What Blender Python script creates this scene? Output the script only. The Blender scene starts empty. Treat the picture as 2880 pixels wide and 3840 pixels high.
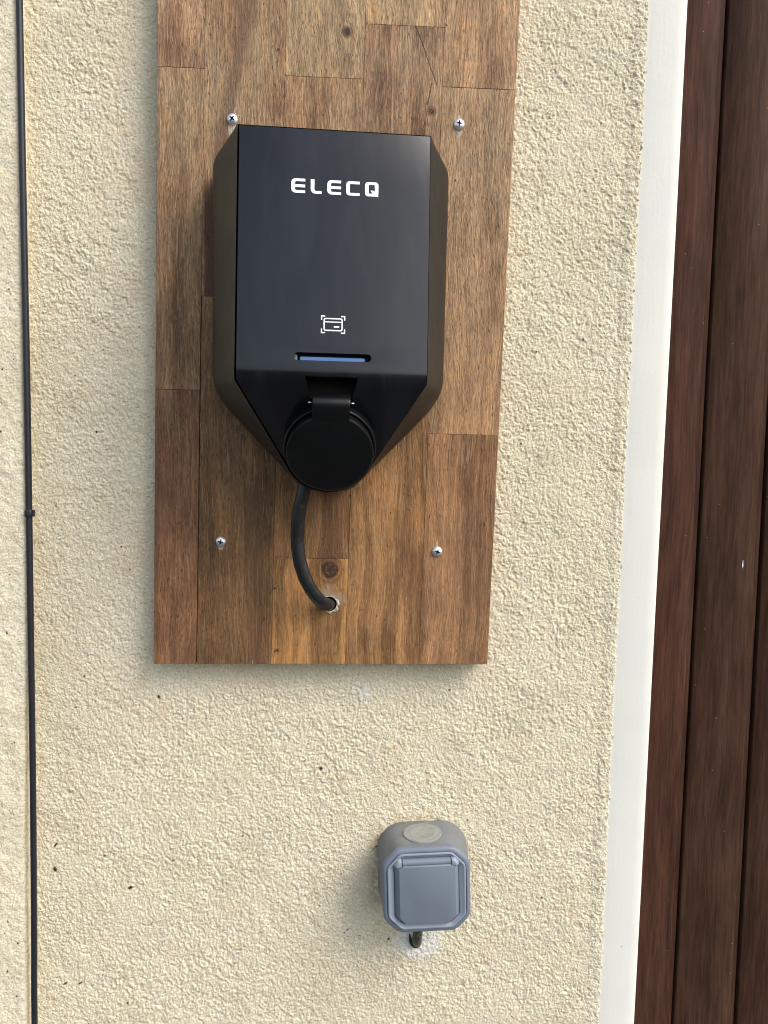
import bpy, bmesh, math, random
import numpy as np
from mathutils import Vector, Matrix, Euler

random.seed(7)
RNG = np.random.default_rng(11)
S = bpy.context.scene
COL = S.collection
ZE = 1.40            # height of the photographer's lens above the paving; all heights below are relative to it
R = math.radians

# ------------------------------------------------------------------ camera
cam = bpy.data.cameras.new('camera')
cam.lens = 27.02; cam.sensor_width = 36; cam.sensor_fit = 'AUTO'
cam.clip_start = 0.01; cam.clip_end = 500
co = bpy.data.objects.new('camera', cam); COL.objects.link(co)
rot = Matrix.Rotation(R(-2.6), 3, 'Z') @ Matrix.Rotation(R(90 - 4.9), 3, 'X') @ Matrix.Rotation(R(1.25), 3, 'Z')
co.matrix_world = Matrix.Translation((0, -0.65, ZE)) @ rot.to_4x4()
S.camera = co
S.cycles.filter_width = 1.05

# ------------------------------------------------------------------ sky, sun, exposure
SUN_ELEV, SUN_AZ = 44.0, 53.0        # azimuth measured from straight out of the wall towards the right
w = bpy.data.worlds.new('World'); S.world = w; w.use_nodes = True
wn = w.node_tree; wn.nodes.clear()
sky = wn.nodes.new('ShaderNodeTexSky'); sky.sky_type = 'NISHITA'; sky.sun_disc = False
sky.sun_elevation = R(SUN_ELEV)
sky.sun_rotation = R(180 - SUN_AZ)
sky.air_density = 1.0; sky.dust_density = 3.0; sky.ozone_density = 1.0
hs = wn.nodes.new('ShaderNodeHueSaturation'); hs.inputs['Saturation'].default_value = 0.72
bg = wn.nodes.new('ShaderNodeBackground'); bg.inputs['Strength'].default_value = 0.16
out = wn.nodes.new('ShaderNodeOutputWorld')
wn.links.new(sky.outputs[0], hs.inputs['Color']); wn.links.new(hs.outputs[0], bg.inputs[0]); wn.links.new(bg.outputs[0], out.inputs[0])

sl = bpy.data.lights.new('sun', 'SUN'); sl.energy = 1.12; sl.angle = R(31); sl.color = (1.0, 0.975, 0.93)
so = bpy.data.objects.new('sun', sl); COL.objects.link(so)
sd = Vector((math.sin(R(SUN_AZ)) * math.cos(R(SUN_ELEV)), -math.cos(R(SUN_AZ)) * math.cos(R(SUN_ELEV)), math.sin(R(SUN_ELEV))))
so.rotation_euler = sd.to_track_quat('Z', 'Y').to_euler(); so.location = (2, -3, 5)
S.view_settings.view_transform = 'Standard'; S.view_settings.look = 'None'
S.view_settings.gamma = 1; S.view_settings.use_curve_mapping = False
S.view_settings.exposure = 0.88

# ------------------------------------------------------------------ helpers
def lin(r, g, b, k=1.0):
    f = lambda c: (c / 255 / 12.92) if c / 255 <= .04045 else ((c / 255 + .055) / 1.055) ** 2.4
    return (f(r) * k, f(g) * k, f(b) * k, 1.0)

def tag(o, label=None, cat=None, group=None, kind=None):
    if label: o['label'] = label
    if cat: o['category'] = cat
    if group: o['group'] = group
    if kind: o['kind'] = kind
    return o

def empty(name, loc, rotz=0.0):
    o = bpy.data.objects.new(name, None); COL.objects.link(o)
    o.empty_display_size = .02; o.location = loc; o.rotation_euler = (0, 0, rotz)
    return o

def link(name, me, mat=None, parent=None, smooth=False):
    o = bpy.data.objects.new(name, me); COL.objects.link(o)
    if mat is not None and not me.materials: me.materials.append(mat)
    if parent is not None: o.parent = parent
    if smooth: me.polygons.foreach_set('use_smooth', [True] * len(me.polygons))
    return o

def from_bm(name, bm, mat=None, parent=None, smooth=False, norm=True):
    if norm: bmesh.ops.recalc_face_normals(bm, faces=bm.faces[:])
    me = bpy.data.meshes.new(name); bm.to_mesh(me); bm.free()
    return link(name, me, mat, parent, smooth)

def bake(o):
    """apply an object's modifiers"""
    bpy.context.view_layer.update()
    dg = bpy.context.evaluated_depsgraph_get()
    me = bpy.data.meshes.new_from_object(o.evaluated_get(dg))
    o.modifiers.clear(); o.data = me
    return o

def cut(o, cutters):
    for c in cutters:
        m = o.modifiers.new('cut', 'BOOLEAN'); m.operation = 'DIFFERENCE'; m.object = c; m.solver = 'EXACT'
    bake(o)
    for c in cutters:
        me = c.data; bpy.data.objects.remove(c); bpy.data.meshes.remove(me)

def bevel(o, wdt, seg=2, ang=30):
    m = o.modifiers.new('bevel', 'BEVEL'); m.width = wdt; m.segments = seg; m.limit_method = 'ANGLE'; m.angle_limit = R(ang)
    m.harden_normals = False
    return o

def smooth_by_angle(o, ang=35):
    me = o.data
    me.polygons.foreach_set('use_smooth', [True] * len(me.polygons))
    bm = bmesh.new(); bm.from_mesh(me)
    for e in bm.edges:
        if len(e.link_faces) == 2 and e.calc_face_angle(0) > R(ang): e.smooth = False
    bm.to_mesh(me); bm.free()

def prism_bm(pts, y0, y1, bm=None):
    """polygon in XZ extruded between two Y values"""
    bm = bm or bmesh.new()
    a = [bm.verts.new((x, y0, z)) for x, z in pts]; b = [bm.verts.new((x, y1, z)) for x, z in pts]
    bm.faces.new(a); bm.faces.new(b[::-1])
    n = len(pts)
    for i in range(n): bm.faces.new((a[i], b[i], b[(i + 1) % n], a[(i + 1) % n]))
    return bm

def loft_bm(rings, cap0=True, cap1=True, closed=True, bm=None):
    bm = bm or bmesh.new()
    vs = [[bm.verts.new(p) for p in r] for r in rings]
    n = len(rings[0])
    for a, b in zip(vs, vs[1:]):
        for i in range(n if closed else n - 1):
            j = (i + 1) % n
            bm.faces.new((a[i], a[j], b[j], b[i]))
    if cap0: bm.faces.new(vs[0])
    if cap1: bm.faces.new(vs[-1][::-1])
    return bm

def tube_bm(pts, rad, seg=20, cap=True, bm=None, flat=1.0):
    pts = [Vector(p) for p in pts]; rings = []
    up = Vector((0, -1, 0)); n = len(pts)
    for i, p in enumerate(pts):
        t = (pts[min(i + 1, n - 1)] - pts[max(i - 1, 0)]).normalized()
        s = t.cross(up)
        if s.length < .05: s = t.cross(Vector((1, 0, 0)))
        s.normalize(); u = s.cross(t).normalized(); up = u
        r = rad[i] if hasattr(rad, '__len__') else rad
        rings.append([p + (s * math.cos(a) + u * math.sin(a) * flat) * r for a in [2 * math.pi * k / seg for k in range(seg)]])
    return loft_bm(rings, cap, cap, bm=bm)

def spline(pts, n=10):
    P = [Vector(p) for p in pts]; P = [P[0] * 2 - P[1]] + P + [P[-1] * 2 - P[-2]]; o = []
    for i in range(1, len(P) - 2):
        for k in range(n):
            t = k / n; a, b, c, d = P[i - 1], P[i], P[i + 1], P[i + 2]
            o.append(.5 * ((2 * b) + (c - a) * t + (2 * a - 5 * b + 4 * c - d) * t * t + (-a + 3 * b - 3 * c + d) * t ** 3))
    o.append(P[-2]); return o

def box_bm(x0, x1, y0, y1, z0, z1, bm=None):
    return prism_bm([(x0, z0), (x1, z0), (x1, z1), (x0, z1)], y0, y1, bm)

# ------------------------------------------------------------------ node helper
class NT:
    def __init__(s, name):
        s.m = bpy.data.materials.new(name); s.m.use_nodes = True; s.t = s.m.node_tree; s.t.nodes.clear()
        s.out = s.t.nodes.new('ShaderNodeOutputMaterial')
        s.b = s.t.nodes.new('ShaderNodeBsdfPrincipled'); s.t.links.new(s.b.outputs[0], s.out.inputs[0])
    def n(s, t, **k):
        nd = s.t.nodes.new(t)
        for a, v in k.items(): setattr(nd, a, v)
        return nd
    def set(s, sock, v):
        if v is None: return
        if isinstance(v, bpy.types.NodeSocket): s.t.links.new(v, sock)
        else: sock.default_value = v
    def pos(s): return s.n('ShaderNodeNewGeometry').outputs['Position']
    def objc(s): return s.n('ShaderNodeTexCoord').outputs['Object']
    def math(s, op, a, b=None, c=None, clamp=False):
        nd = s.n('ShaderNodeMath', operation=op, use_clamp=clamp)
        s.set(nd.inputs[0], a); s.set(nd.inputs[1], b); s.set(nd.inputs[2], c); return nd.outputs[0]
    def vm(s, op, a, b=None, scale=None):
        nd = s.n('ShaderNodeVectorMath', operation=op)
        s.set(nd.inputs[0], a); s.set(nd.inputs[1], b)
        if scale is not None: s.set(nd.inputs['Scale'], scale)
        return nd.outputs['Value'] if op in ('LENGTH', 'DISTANCE', 'DOT_PRODUCT') else nd.outputs[0]
    def noise(s, v, scale, detail=2, rough=.5, dist=0, lac=2.0):
        nd = s.n('ShaderNodeTexNoise'); s.set(nd.inputs['Vector'], v); s.set(nd.inputs['Scale'], scale)
        nd.inputs['Detail'].default_value = detail; nd.inputs['Roughness'].default_value = rough
        nd.inputs['Distortion'].default_value = dist; nd.inputs['Lacunarity'].default_value = lac
        return nd.outputs[0]
    def mr(s, v, a, b, c=0., d=1., smooth=False):
        nd = s.n('ShaderNodeMapRange', interpolation_type='SMOOTHSTEP' if smooth else 'LINEAR')
        s.set(nd.inputs[0], v)
        for i, q in enumerate((a, b, c, d)): s.set(nd.inputs[i + 1], q)
        return nd.outputs[0]
    def mix(s, f, a, b, mode='MIX'):
        nd = s.n('ShaderNodeMix', data_type='RGBA', blend_type=mode)
        s.set(nd.inputs[0], f); s.set(nd.inputs[6], a); s.set(nd.inputs[7], b); return nd.outputs[2]
    def sep(s, v):
        nd = s.n('ShaderNodeSeparateXYZ'); s.set(nd.inputs[0], v); return nd.outputs
    def comb(s, x, y, z):
        nd = s.n('ShaderNodeCombineXYZ')
        for i, q in enumerate((x, y, z)): s.set(nd.inputs[i], q)
        return nd.outputs[0]
    def attr(s, name, typ='GEOMETRY'):
        nd = s.n('ShaderNodeAttribute', attribute_name=name, attribute_type=typ); return nd.outputs['Fac']
    def bump(s, h, dist, strength=1.0):
        nd = s.n('ShaderNodeBump'); nd.inputs['Distance'].default_value = dist; nd.inputs['Strength'].default_value = strength
        s.set(nd.inputs['Height'], h); s.t.links.new(nd.outputs[0], s.b.inputs['Normal'])
    def fin(s, col=None, rough=None, metal=None, spec=None):
        s.set(s.b.inputs['Base Color'], col); s.set(s.b.inputs['Roughness'], rough)
        s.set(s.b.inputs['Metallic'], metal); s.set(s.b.inputs['Specular IOR Level'], spec)
        return s.m

# ------------------------------------------------------------------ materials
def mat_stucco(name, c1, c2, rel=1.0):
    t = NT(name); p = t.pos()
    big = t.noise(p, 9, 3, .55); med = t.noise(p, 160, 3, .6); fine = t.noise(p, 430, 3, .7)
    c = t.mix(t.mr(big, .35, .65), c1, c2)
    c = t.mix(t.mr(med, .35, .68, 0, .55), c, lin(228, 216, 182, .9))
    c = t.mix(t.mr(t.noise(p, 60, 2, .5), .56, .72, 0, .30), c, lin(190, 164, 118, .9))
    c = t.mix(t.mr(t.noise(p, 330, 1, .5), .67, .73, 0, .6), c, lin(112, 94, 66))
    c = t.mix(t.mr(t.noise(p, 480, 2, .6), .50, .66, 0, .75), c, lin(240, 231, 204, .93))
    c = t.mix(t.mr(t.noise(p, 420, 2, .6), .50, .34, 0, .35), c, lin(176, 160, 128, .8))
    c = t.mix(t.mr(t.noise(t.vm('ADD', p, (3.1, 7.7, 1.3)), 26, 3, .55), .52, .66, 0, .30), c, lin(214, 192, 166, .88))
    c = t.mix(t.mr(t.noise(t.vm('ADD', p, (8.1, 2.7, 5.3)), 17, 3, .55), .52, .68, 0, .35), c, lin(198, 192, 166, .9))
    c = t.mix(t.attr('mortar'), c, lin(222, 218, 208, .92))
    c = t.mix(t.attr('speck'), c, lin(48, 42, 30))
    c = t.mix(t.attr('brown_tint'), c, lin(160, 128, 78))
    t.bump(t.math('ADD', fine, t.math('MULTIPLY', med, .5)), .0016 * rel, 1.0)
    return t.fin(c, .92, 0, .25)

def mat_wood():
    t = NT('acacia_wood'); P = t.pos(); x, y, z = t.sep(P)
    seed = t.attr('seed', 'OBJECT')
    mm = 1000.0
    X = t.math('MULTIPLY', x, mm); Z = t.math('MULTIPLY', t.math('SUBTRACT', z, ZE), mm); Yd = t.math('MULTIPLY', y, mm)
    knots = [(-8.7, 321.8, 3.6), (-15.5, -102.5, 7.5), (59.6, 264.5, 2.6), (-61.8, 306, 1.2), (-60.5, -119, 1.0), (-57.6, -171.5, 1.5)]
    warp = None; kmask = None; kring = None
    wob = t.noise(P, 90, 2, .5)
    for kx, kz, r in knots:
        dx = t.math('SUBTRACT', X, kx); dz = t.math('SUBTRACT', Z, kz)
        d2 = t.math('ADD', t.math('MULTIPLY', dx, dx), t.math('MULTIPLY', t.math('MULTIPLY', dz, dz), .55))
        g = t.math('DIVIDE', r * r * 1.1, t.math('ADD', d2, r * r * .8))
        wv = t.math('MULTIPLY', dx, g)
        warp = wv if warp is None else t.math('ADD', warp, wv)
        d = t.math('ADD', t.math('SQRT', t.math('ADD', t.math('MULTIPLY', dx, dx), t.math('MULTIPLY', dz, dz))), t.math('MULTIPLY', t.math('SUBTRACT', wob, .5), r * .9))
        m = t.mr(d, r * .72, r * 1.12, 1, 0, True)
        kmask = m if kmask is None else t.math('MAXIMUM', kmask, m)
        ri = t.math('MULTIPLY', t.mr(d, r * .9, r * 2.1, 1, 0, True), t.math('MULTIPLY_ADD', t.math('SINE', t.math('MULTIPLY', d, 3.6 / (r ** .5))), .35, .6))
        kring = ri if kring is None else t.math('MAXIMUM', kring, ri)
    s37 = t.math('MULTIPLY', seed, 37.1)
    lowv = t.comb(t.math('MULTIPLY', X, .016), s37, t.math('MULTIPLY', Z, .0065))
    low = t.noise(lowv, 1, 2, .5)
    Xw = t.math('ADD', t.math('SUBTRACT', X, warp), t.math('MULTIPLY', t.math('SUBTRACT', low, .5), 24))
    def n(sx, sz, det=2, rough=.55, off=0.0, base=Xw):
        v = t.comb(t.math('MULTIPLY', base, 1 / sx), t.math('ADD', s37, t.math('MULTIPLY_ADD', Yd, 1 / sx, off)), t.math('MULTIPLY', Z, 1 / sz))
        return t.noise(v, 1, det, rough)
    base = t.mix(1.0, t.n('ShaderNodeObjectInfo').outputs['Color'], t.mix(t.mr(Z, -20, 120), (1.05, 1.04, .93, 1), (1.02, 1.05, .98, 1)), 'MULTIPLY')
    bands = n(11, 260, 3, .6, 3)
    streak = n(3.4, 120, 3, .6, 9)
    fib = n(1.15, 17, 3, .65, 15)
    dash = n(.8, 5.0, 2, .6, 21)
    pore = n(.75, 4.2, 1, .5, 29)
    blot = n(30, 55, 3, .6, 33, X)
    grey = n(22, 80, 3, .6, 41, X)
    mult = lambda c, f, a, b, lo, hi: t.mix(1.0, c, t.comb(*([t.mr(f, a, b, lo, hi)] * 3)), 'MULTIPLY')
    c = mult(base, bands, .30, .70, .70, 1.28)
    c = t.mix(t.mr(bands, .55, .36, 0, .5), c, t.mix(1.0, base, (.50, .44, .39, 1), 'MULTIPLY'))
    c = mult(c, streak, .3, .7, .80, 1.20)
    c = mult(c, blot, .3, .7, .70, 1.28)
    c = t.mix(t.mr(blot, .56, .70, 0, .30), c, t.mix(1.0, base, (1.15, .94, .74, 1), 'MULTIPLY'))
    # weathering: upper part is bleached by rain and sun
    wz = t.mr(Z, -40, 260, .05, .55)
    c = t.mix(t.math('MULTIPLY', t.mr(grey, .38, .66), wz), c, lin(176, 152, 116, .78))
    fl = t.mr(Z, -60, 160, .62, 1.0)
    c = t.mix(fl, c, mult(c, fib, .30, .70, .52, 1.46))
    c = t.mix(fl, c, mult(c, dash, .3, .7, .66, 1.32))
    c = t.mix(t.mr(dash, .62, .76, 0, .40), c, lin(196, 165, 126, .75))
    c = t.mix(t.mr(pore, .62, .74, 0, .60), c, lin(60, 40, 27))
    lst = n(1.2, 34, 2, .6, 61)
    c = t.mix(t.math('MULTIPLY', t.mr(lst, .56, .72), t.mr(Z, -150, 150, .25, .6)), c, lin(200, 172, 134, .78))
    def seg(ax, az, bx, bz):
        L2 = (bx - ax) ** 2 + (bz - az) ** 2
        px = t.math('SUBTRACT', X, ax); pz = t.math('SUBTRACT', Z, az)
        u = t.math('DIVIDE', t.math('ADD', t.math('MULTIPLY', px, bx - ax), t.math('MULTIPLY', pz, bz - az)), L2, clamp=True)
        qx = t.math('SUBTRACT', px, t.math('MULTIPLY', u, bx - ax)); qz = t.math('SUBTRACT', pz, t.math('MULTIPLY', u, bz - az))
        return t.math('SQRT', t.math('ADD', t.math('MULTIPLY', qx, qx), t.math('MULTIPLY', qz, qz)))
    def path(P_):
        d = None
        for a_, b_ in zip(P_, P_[1:]):
            q = seg(*a_, *b_); d = q if d is None else t.math('MINIMUM', d, q)
        return d
    wv2 = t.math('MULTIPLY', t.math('SUBTRACT', streak, .5), 14)
    for P_, w_, f_, cc in (([(-82.6, 349.7), (-93.1, 296), (-98.8, 271.2), (-105.6, 225.1)], 7, .55, (94, 68, 54)),
                           ([(-82.0, -43), (-78.0, -183)], 9, .55, (80, 57, 40)), ([(-14, -20), (-15.5, -93)], 13, .55, (86, 60, 38)),
                           ([(-160, 20), (-152, -70)], 12, .4, (96, 66, 52)), ([(44, -60), (60, -130)], 10, .4, (108, 74, 46))):
        c = t.mix(t.mr(t.math('ADD', path(P_), wv2), w_ * .3, w_ * 1.3, f_, 0, True), c, lin(*cc))
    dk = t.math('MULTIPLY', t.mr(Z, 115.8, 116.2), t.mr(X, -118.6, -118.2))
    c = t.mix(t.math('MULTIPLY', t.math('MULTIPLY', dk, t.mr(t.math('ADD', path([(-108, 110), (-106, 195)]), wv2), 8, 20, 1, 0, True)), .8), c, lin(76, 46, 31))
    for P_, w_ in (([(45.2, 327.8), (51.1, 314.8), (55.9, 302), (62.9, 285.3)], .38), ([(59, 286), (56.2, 269.8)], .45), ([(54.5, 256.8), (51.7, 247.3)], .35)):
        c = t.mix(t.mr(t.math('ADD', path(P_), t.math('MULTIPLY', t.math('SUBTRACT', dash, .5), .5)), w_ * .6, w_ * 1.6, .85, 0, True), c, lin(44, 28, 20))
    sp = t.noise(t.comb(t.math('MULTIPLY', X, .28), s37, t.math('MULTIPLY', Z, .16)), 1, 1, .4)
    c = t.mix(t.mr(sp, .79, .81, 0, .75), c, lin(44, 30, 22))
    c = t.mix(t.math('MULTIPLY', kring, .85), c, lin(86, 54, 34))
    kin = t.mix(t.mr(t.noise(P, 420, 2, .6), .52, .66), lin(44, 32, 27), lin(96, 72, 54))
    c = t.mix(t.math('MULTIPLY', kmask, .88), c, kin)
    # pale torn fibres round the screws and the cable hole
    fm = n(.9, 14, 2, .6, 51, X)
    for sx, sz, a, b in ((-96.9, 246.5, 3.4, 8), (-94.9, 258, 1.1, 4), (81.2, 250, 3.2, 5), (81.8, 259.5, 1.5, 4), (73.2, -81, .7, 4), (-104.6, -84, 3, 4)):
        ex = t.math('DIVIDE', t.math('SUBTRACT', X, sx), a); ez = t.math('DIVIDE', t.math('SUBTRACT', Z, sz), b)
        q = t.math('ADD', t.math('MULTIPLY', ex, ex), t.math('MULTIPLY', ez, ez))
        q = t.math('ADD', q, t.math('MULTIPLY', t.math('SUBTRACT', fm, .5), 2.2))
        c = t.mix(t.mr(q, .5, 1.1, .72, 0, True), c, lin(200, 186, 164, .8))
    ex = t.math('SUBTRACT', X, -17.5); ez = t.math('SUBTRACT', Z, -126.5)
    q = t.math('SQRT', t.math('ADD', t.math('MULTIPLY', t.math('MULTIPLY', ex, ex), .45), t.math('MULTIPLY', ez, ez)))
    q = t.math('ADD', q, t.math('MULTIPLY', t.math('SUBTRACT', t.noise(P, 130, 3, .6), .5), 16))
    c = t.mix(t.mr(q, 3, 13, .62, 0, True), c, lin(168, 150, 130, .8))
    h = t.math('ADD', fib, t.math('MULTIPLY', dash, .8))
    h = t.math('SUBTRACT', h, t.math('MULTIPLY', t.mr(pore, .64, .74), .8))
    t.bump(h, .0007, .75)
    return t.fin(c, t.mr(fib, .3, .7, .62, .78), 0, .30)

def mat_plain(name, col, rough, spec=.5, metal=0, nscale=0, var=.12, bump=0, bscale=0, bdist=.0002, dirt=None):
    t = NT(name); p = t.objc(); c = col
    if nscale:
        f = t.noise(p, nscale, 4, .6)
        lo = tuple(v * (1 - var) for v in col[:3]) + (1,); hi = tuple(v * (1 + var) for v in col[:3]) + (1,)
        c = t.mix(t.mr(f, .3, .7), lo, hi)
        rr = t.mr(t.noise(p, nscale * .7, 3, .6), .3, .7, rough - .06, rough + .06)
    else: rr = rough
    if dirt: 
        c = t.mix(t.mr(t.noise(p, dirt[1], 3, .6), dirt[2], dirt[2] + .1, 0, dirt[3]), c, dirt[0])
    if bump: t.bump(t.noise(p, bscale, 3, .6), bdist, bump)
    return t.fin(c, rr, metal, spec)

def mat_door():
    t = NT('varnished_hardwood'); P = t.pos(); x, y, z = t.sep(P); seed = t.math('MULTIPLY', t.attr('seed', 'OBJECT'), 17.3)
    def n(sx, sz, det=3, rough=.6, off=0.):
        low = t.noise(t.comb(t.math('MULTIPLY', x, 14), seed, t.math('MULTIPLY', z, 5)), 1, 2, .5)
        xw = t.math('MULTIPLY_ADD', low, .014, x)
        return t.noise(t.comb(t.math('MULTIPLY', xw, 1000 / sx), t.math('ADD', seed, off), t.math('MULTIPLY', z, 1000 / sz)), 1, det, rough)
    base = t.n('ShaderNodeObjectInfo').outputs['Color']
    mult = lambda c, f, a, b, lo, hi: t.mix(1.0, c, t.comb(*([t.mr(f, a, b, lo, hi)] * 3)), 'MULTIPLY')
    c = mult(base, n(14, 130, 3, .6, 2), .3, .7, .68, 1.3)
    c = t.mix(t.mr(n(9, 60, 3, .6, 5), .5, .68, 0, .55), c, t.mix(1., base, (1.28, 1.08, .95, 1), 'MULTIPLY'))
    c = mult(c, n(1.4, 26, 3, .65, 8), .3, .7, .72, 1.28)
    c = mult(c, n(4, 70, 3, .6, 18), .3, .7, .75, 1.25)
    c = t.mix(t.mr(t.noise(P, 380, 0, .5), .90, .91, 0, .6), c, lin(140, 130, 112))
    t.bump(n(1.4, 30, 3, .6, 12), .0003, .5)
    return t.fin(c, t.mr(n(20, 60, 3, .6, 14), .3, .7, .52, .64), 0, .06)

def mat_paint():
    t = NT('white_render_paint'); P = t.pos(); x, y, z = t.sep(P)
    c = t.mix(t.mr(t.noise(P, 14, 3, .55), .35, .65), lin(232, 230, 219, .89), lin(226, 225, 216, .89))
    c = t.mix(t.mr(t.noise(P, 330, 0, .4), .885, .90, 0, .8), c, lin(60, 55, 48))
    c = t.mix(t.mr(t.noise(t.comb(t.math('MULTIPLY', x, 60), 0.0, t.math('MULTIPLY', z, 12)), 1, 3, .6), .6, .75, 0, .25), c, lin(205, 205, 195))
    h = t.math('ADD', t.noise(P, 380, 3, .6), t.math('MULTIPLY', t.noise(t.comb(t.math('MULTIPLY', x, 500), 0.0, t.math('MULTIPLY', z, 40)), 1, 2, .5), .7))
    t.bump(h, .0003, .35)
    return t.fin(c, .6, 0, .35)

M_STUC = mat_stucco('cream_roughcast', lin(217, 208, 185, .94), lin(210, 200, 174, .94))
M_STUC2 = mat_stucco('cream_fine_render', lin(226, 219, 198, .92), lin(218, 208, 182, .92), .4)
M_WOOD = mat_wood()
M_DOOR = mat_door()
M_WHITE = mat_paint()
M_SHELL = mat_plain('dark_matt_plastic', (.0135, .0122, .0098, 1), .50, .24, nscale=40, var=.10, bump=.15, bscale=2200, bdist=.0001)
def mat_cover():
    t = NT('black_satin_cover'); p = t.objc(); x, y, z = t.sep(p)
    sm = t.noise(t.comb(t.math('MULTIPLY', t.math('ADD', x, t.math('MULTIPLY', z, .22)), 70), 0.0, t.math('MULTIPLY', z, 13)), 1, 4, .6)
    blot = t.noise(p, 22, 3, .5)
    sw = t.noise(t.comb(t.math('MULTIPLY', x, 34), 0.0, t.math('MULTIPLY', t.math('ADD', z, t.math('MULTIPLY', x, -.5)), 9)), 1, 3, .55, .6)
    c = t.mix(t.mr(sm, .48, .72), (.0035, .0042, .0062, 1), (.0065, .0078, .0108, 1))
    c = t.mix(t.mr(sw, .50, .66, 0, .55), c, (.0125, .0145, .018, 1))
    c = t.mix(t.mr(t.noise(p, 700, 0, .5), .86, .88, 0, .5), c, (.04, .04, .038, 1))
    r = t.math('ADD', t.mr(sm, .35, .7, .19, .27), t.mr(blot, .3, .7, -.03, .03))
    t.bump(t.noise(p, 2600, 2, .5), .00006, .25)
    return t.fin(c, r, 0, .43)
M_COVER = mat_cover()
M_CAP = mat_plain('black_rubbed_plastic', (.0022, .0026, .0030, 1), .40, .30, nscale=45, var=.35, bump=.2, bscale=1800, bdist=.0001)
M_DARK = mat_plain('black_plastic_inside', (.006, .006, .006, 1), .6, .2)
M_PRINT = mat_plain('white_print', (.82, .84, .88, 1), .5, .4)
M_CABLE = mat_plain('black_cable_sheath', (.012, .0125, .0135, 1), .34, .45, nscale=120, var=.35, bump=.3, bscale=700, bdist=.0003, dirt=(lin(92, 88, 82), 170, .60, .22))
M_THIN = mat_plain('black_thin_cable', (.012, .013, .018, 1), .45, .4, nscale=200, var=.2, dirt=(lin(120, 120, 120), 500, .72, .6))
M_SCREW = mat_plain('galvanised_steel', (.80, .82, .84, 1), .36, .5, .8, nscale=500, var=.15, bump=.3, bscale=900, bdist=.0002)
M_RECESS_SHADE = mat_plain('recess_shade_steel', (.05, .06, .07, 1), .6, .3, .3)  # dark copy of the screw metal, imitates shade in the cross recess
M_FILL = mat_plain('pale_torn_fibres', lin(192, 182, 164, .8), .9, .2, nscale=500, var=.35, bump=1, bscale=900, bdist=.0006)
M_GREY = mat_plain('weathered_grey_plastic', lin(109, 112, 113), .62, .35, nscale=70, var=.10, bump=.3, bscale=1500, bdist=.0001, dirt=(lin(104, 100, 78), 95, .52, .45))
M_BLUE = mat_plain('blue_grey_plastic', lin(104, 112, 123), .52, .4, nscale=60, var=.05, bump=.2, bscale=2400, bdist=.00006, dirt=(lin(60, 58, 52), 330, .73, .8))
M_LIGHTG = mat_plain('pale_grey_plastic', lin(130, 138, 150), .45, .45, nscale=60, var=.05, bump=.2, bscale=2400, bdist=.00006)
M_LID = mat_plain('lid_grey_plastic', lin(107, 115, 126), .50, .4, nscale=50, var=.06, bump=.2, bscale=2400, bdist=.00006, dirt=(lin(45, 44, 42), 300, .74, .8))
M_PAVE = mat_plain('concrete_paving', (.055, .056, .06, 1), .9, .2, nscale=3, var=.25)
M_GRASS = mat_plain('lawn', (.04, .05, .03, 1), .9, .2, nscale=2, var=.3)
def mat_led():
    t = NT('blue_light_diffuser')
    t.b.inputs['Emission Color'].default_value = (.075, .20, .60, 1); t.b.inputs['Emission Strength'].default_value = .20
    return t.fin((.06, .11, .22, 1), .35, 0, .5)
M_LED = mat_led()

# ------------------------------------------------------------------ stucco relief (real displaced surface)
def fftnoise(nx, nz, dx, wl, bw=.45, ani=1.0, ang=0.0):
    """band-limited noise, wavelength wl in mm, stretched ani times along direction ang"""
    kx = np.fft.fftfreq(nx, dx)[None, :]; kz = np.fft.fftfreq(nz, dx)[:, None]
    ca, sa = math.cos(ang), math.sin(ang)
    u = (kx * ca + kz * sa) * ani; v = -kx * sa + kz * ca
    k = np.sqrt(u * u + v * v) * wl + 1e-9
    filt = np.exp(-(np.log(k) ** 2) / (2 * bw * bw))
    f = np.fft.ifft2(np.fft.fft2(RNG.standard_normal((nz, nx))) * filt).real
    return f / f.std()

def sm(a, b, v): 
    t = np.clip((v - a) / (b - a), 0, 1); return t * t * (3 - 2 * t)

def relief_grid(name, xs, zs, dense, height_fn, mat, y0=0.0, xedge=None, label=None, cat=None, attrs=True):
    """wall skin made of a real height field. xs, zs in mm (relative to the lens height)"""
    nx, nz = len(xs), len(zs)
    Xg, Zg = np.meshgrid(xs, zs)
    H, mortar, speck, brown_tint = height_fn(Xg, Zg)
    Xw = Xg if xedge is None else xedge(Xg, Zg)
    v = np.stack([Xw / 1000, y0 - H / 1000, Zg / 1000 + ZE], -1).reshape(-1, 3)
    i = np.arange(nz - 1)[:, None] * nx + np.arange(nx - 1)[None, :]
    q = np.stack([i, i + 1, i + 1 + nx, i + nx], -1).reshape(-1, 4)
    me = bpy.data.meshes.new(name)
    me.vertices.add(len(v)); me.vertices.foreach_set('co', v.astype(np.float32).ravel())
    me.loops.add(q.size); me.loops.foreach_set('vertex_index', q.astype(np.int32).ravel())
    me.polygons.add(len(q)); me.polygons.foreach_set('loop_start', np.arange(0, q.size, 4, dtype=np.int32))
    me.polygons.foreach_set('use_smooth', np.ones(len(q), dtype=bool))
    me.update(calc_edges=True)
    for nm, arr in (('mortar', mortar), ('speck', speck), ('brown_tint', brown_tint)):
        a = me.attributes.new(nm, 'FLOAT', 'POINT'); a.data.foreach_set('value', arr.astype(np.float32).ravel())
    me.materials.append(mat)
    o = bpy.data.objects.new(name, me); COL.objects.link(o)
    if label: tag(o, label, cat)
    return o

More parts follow.
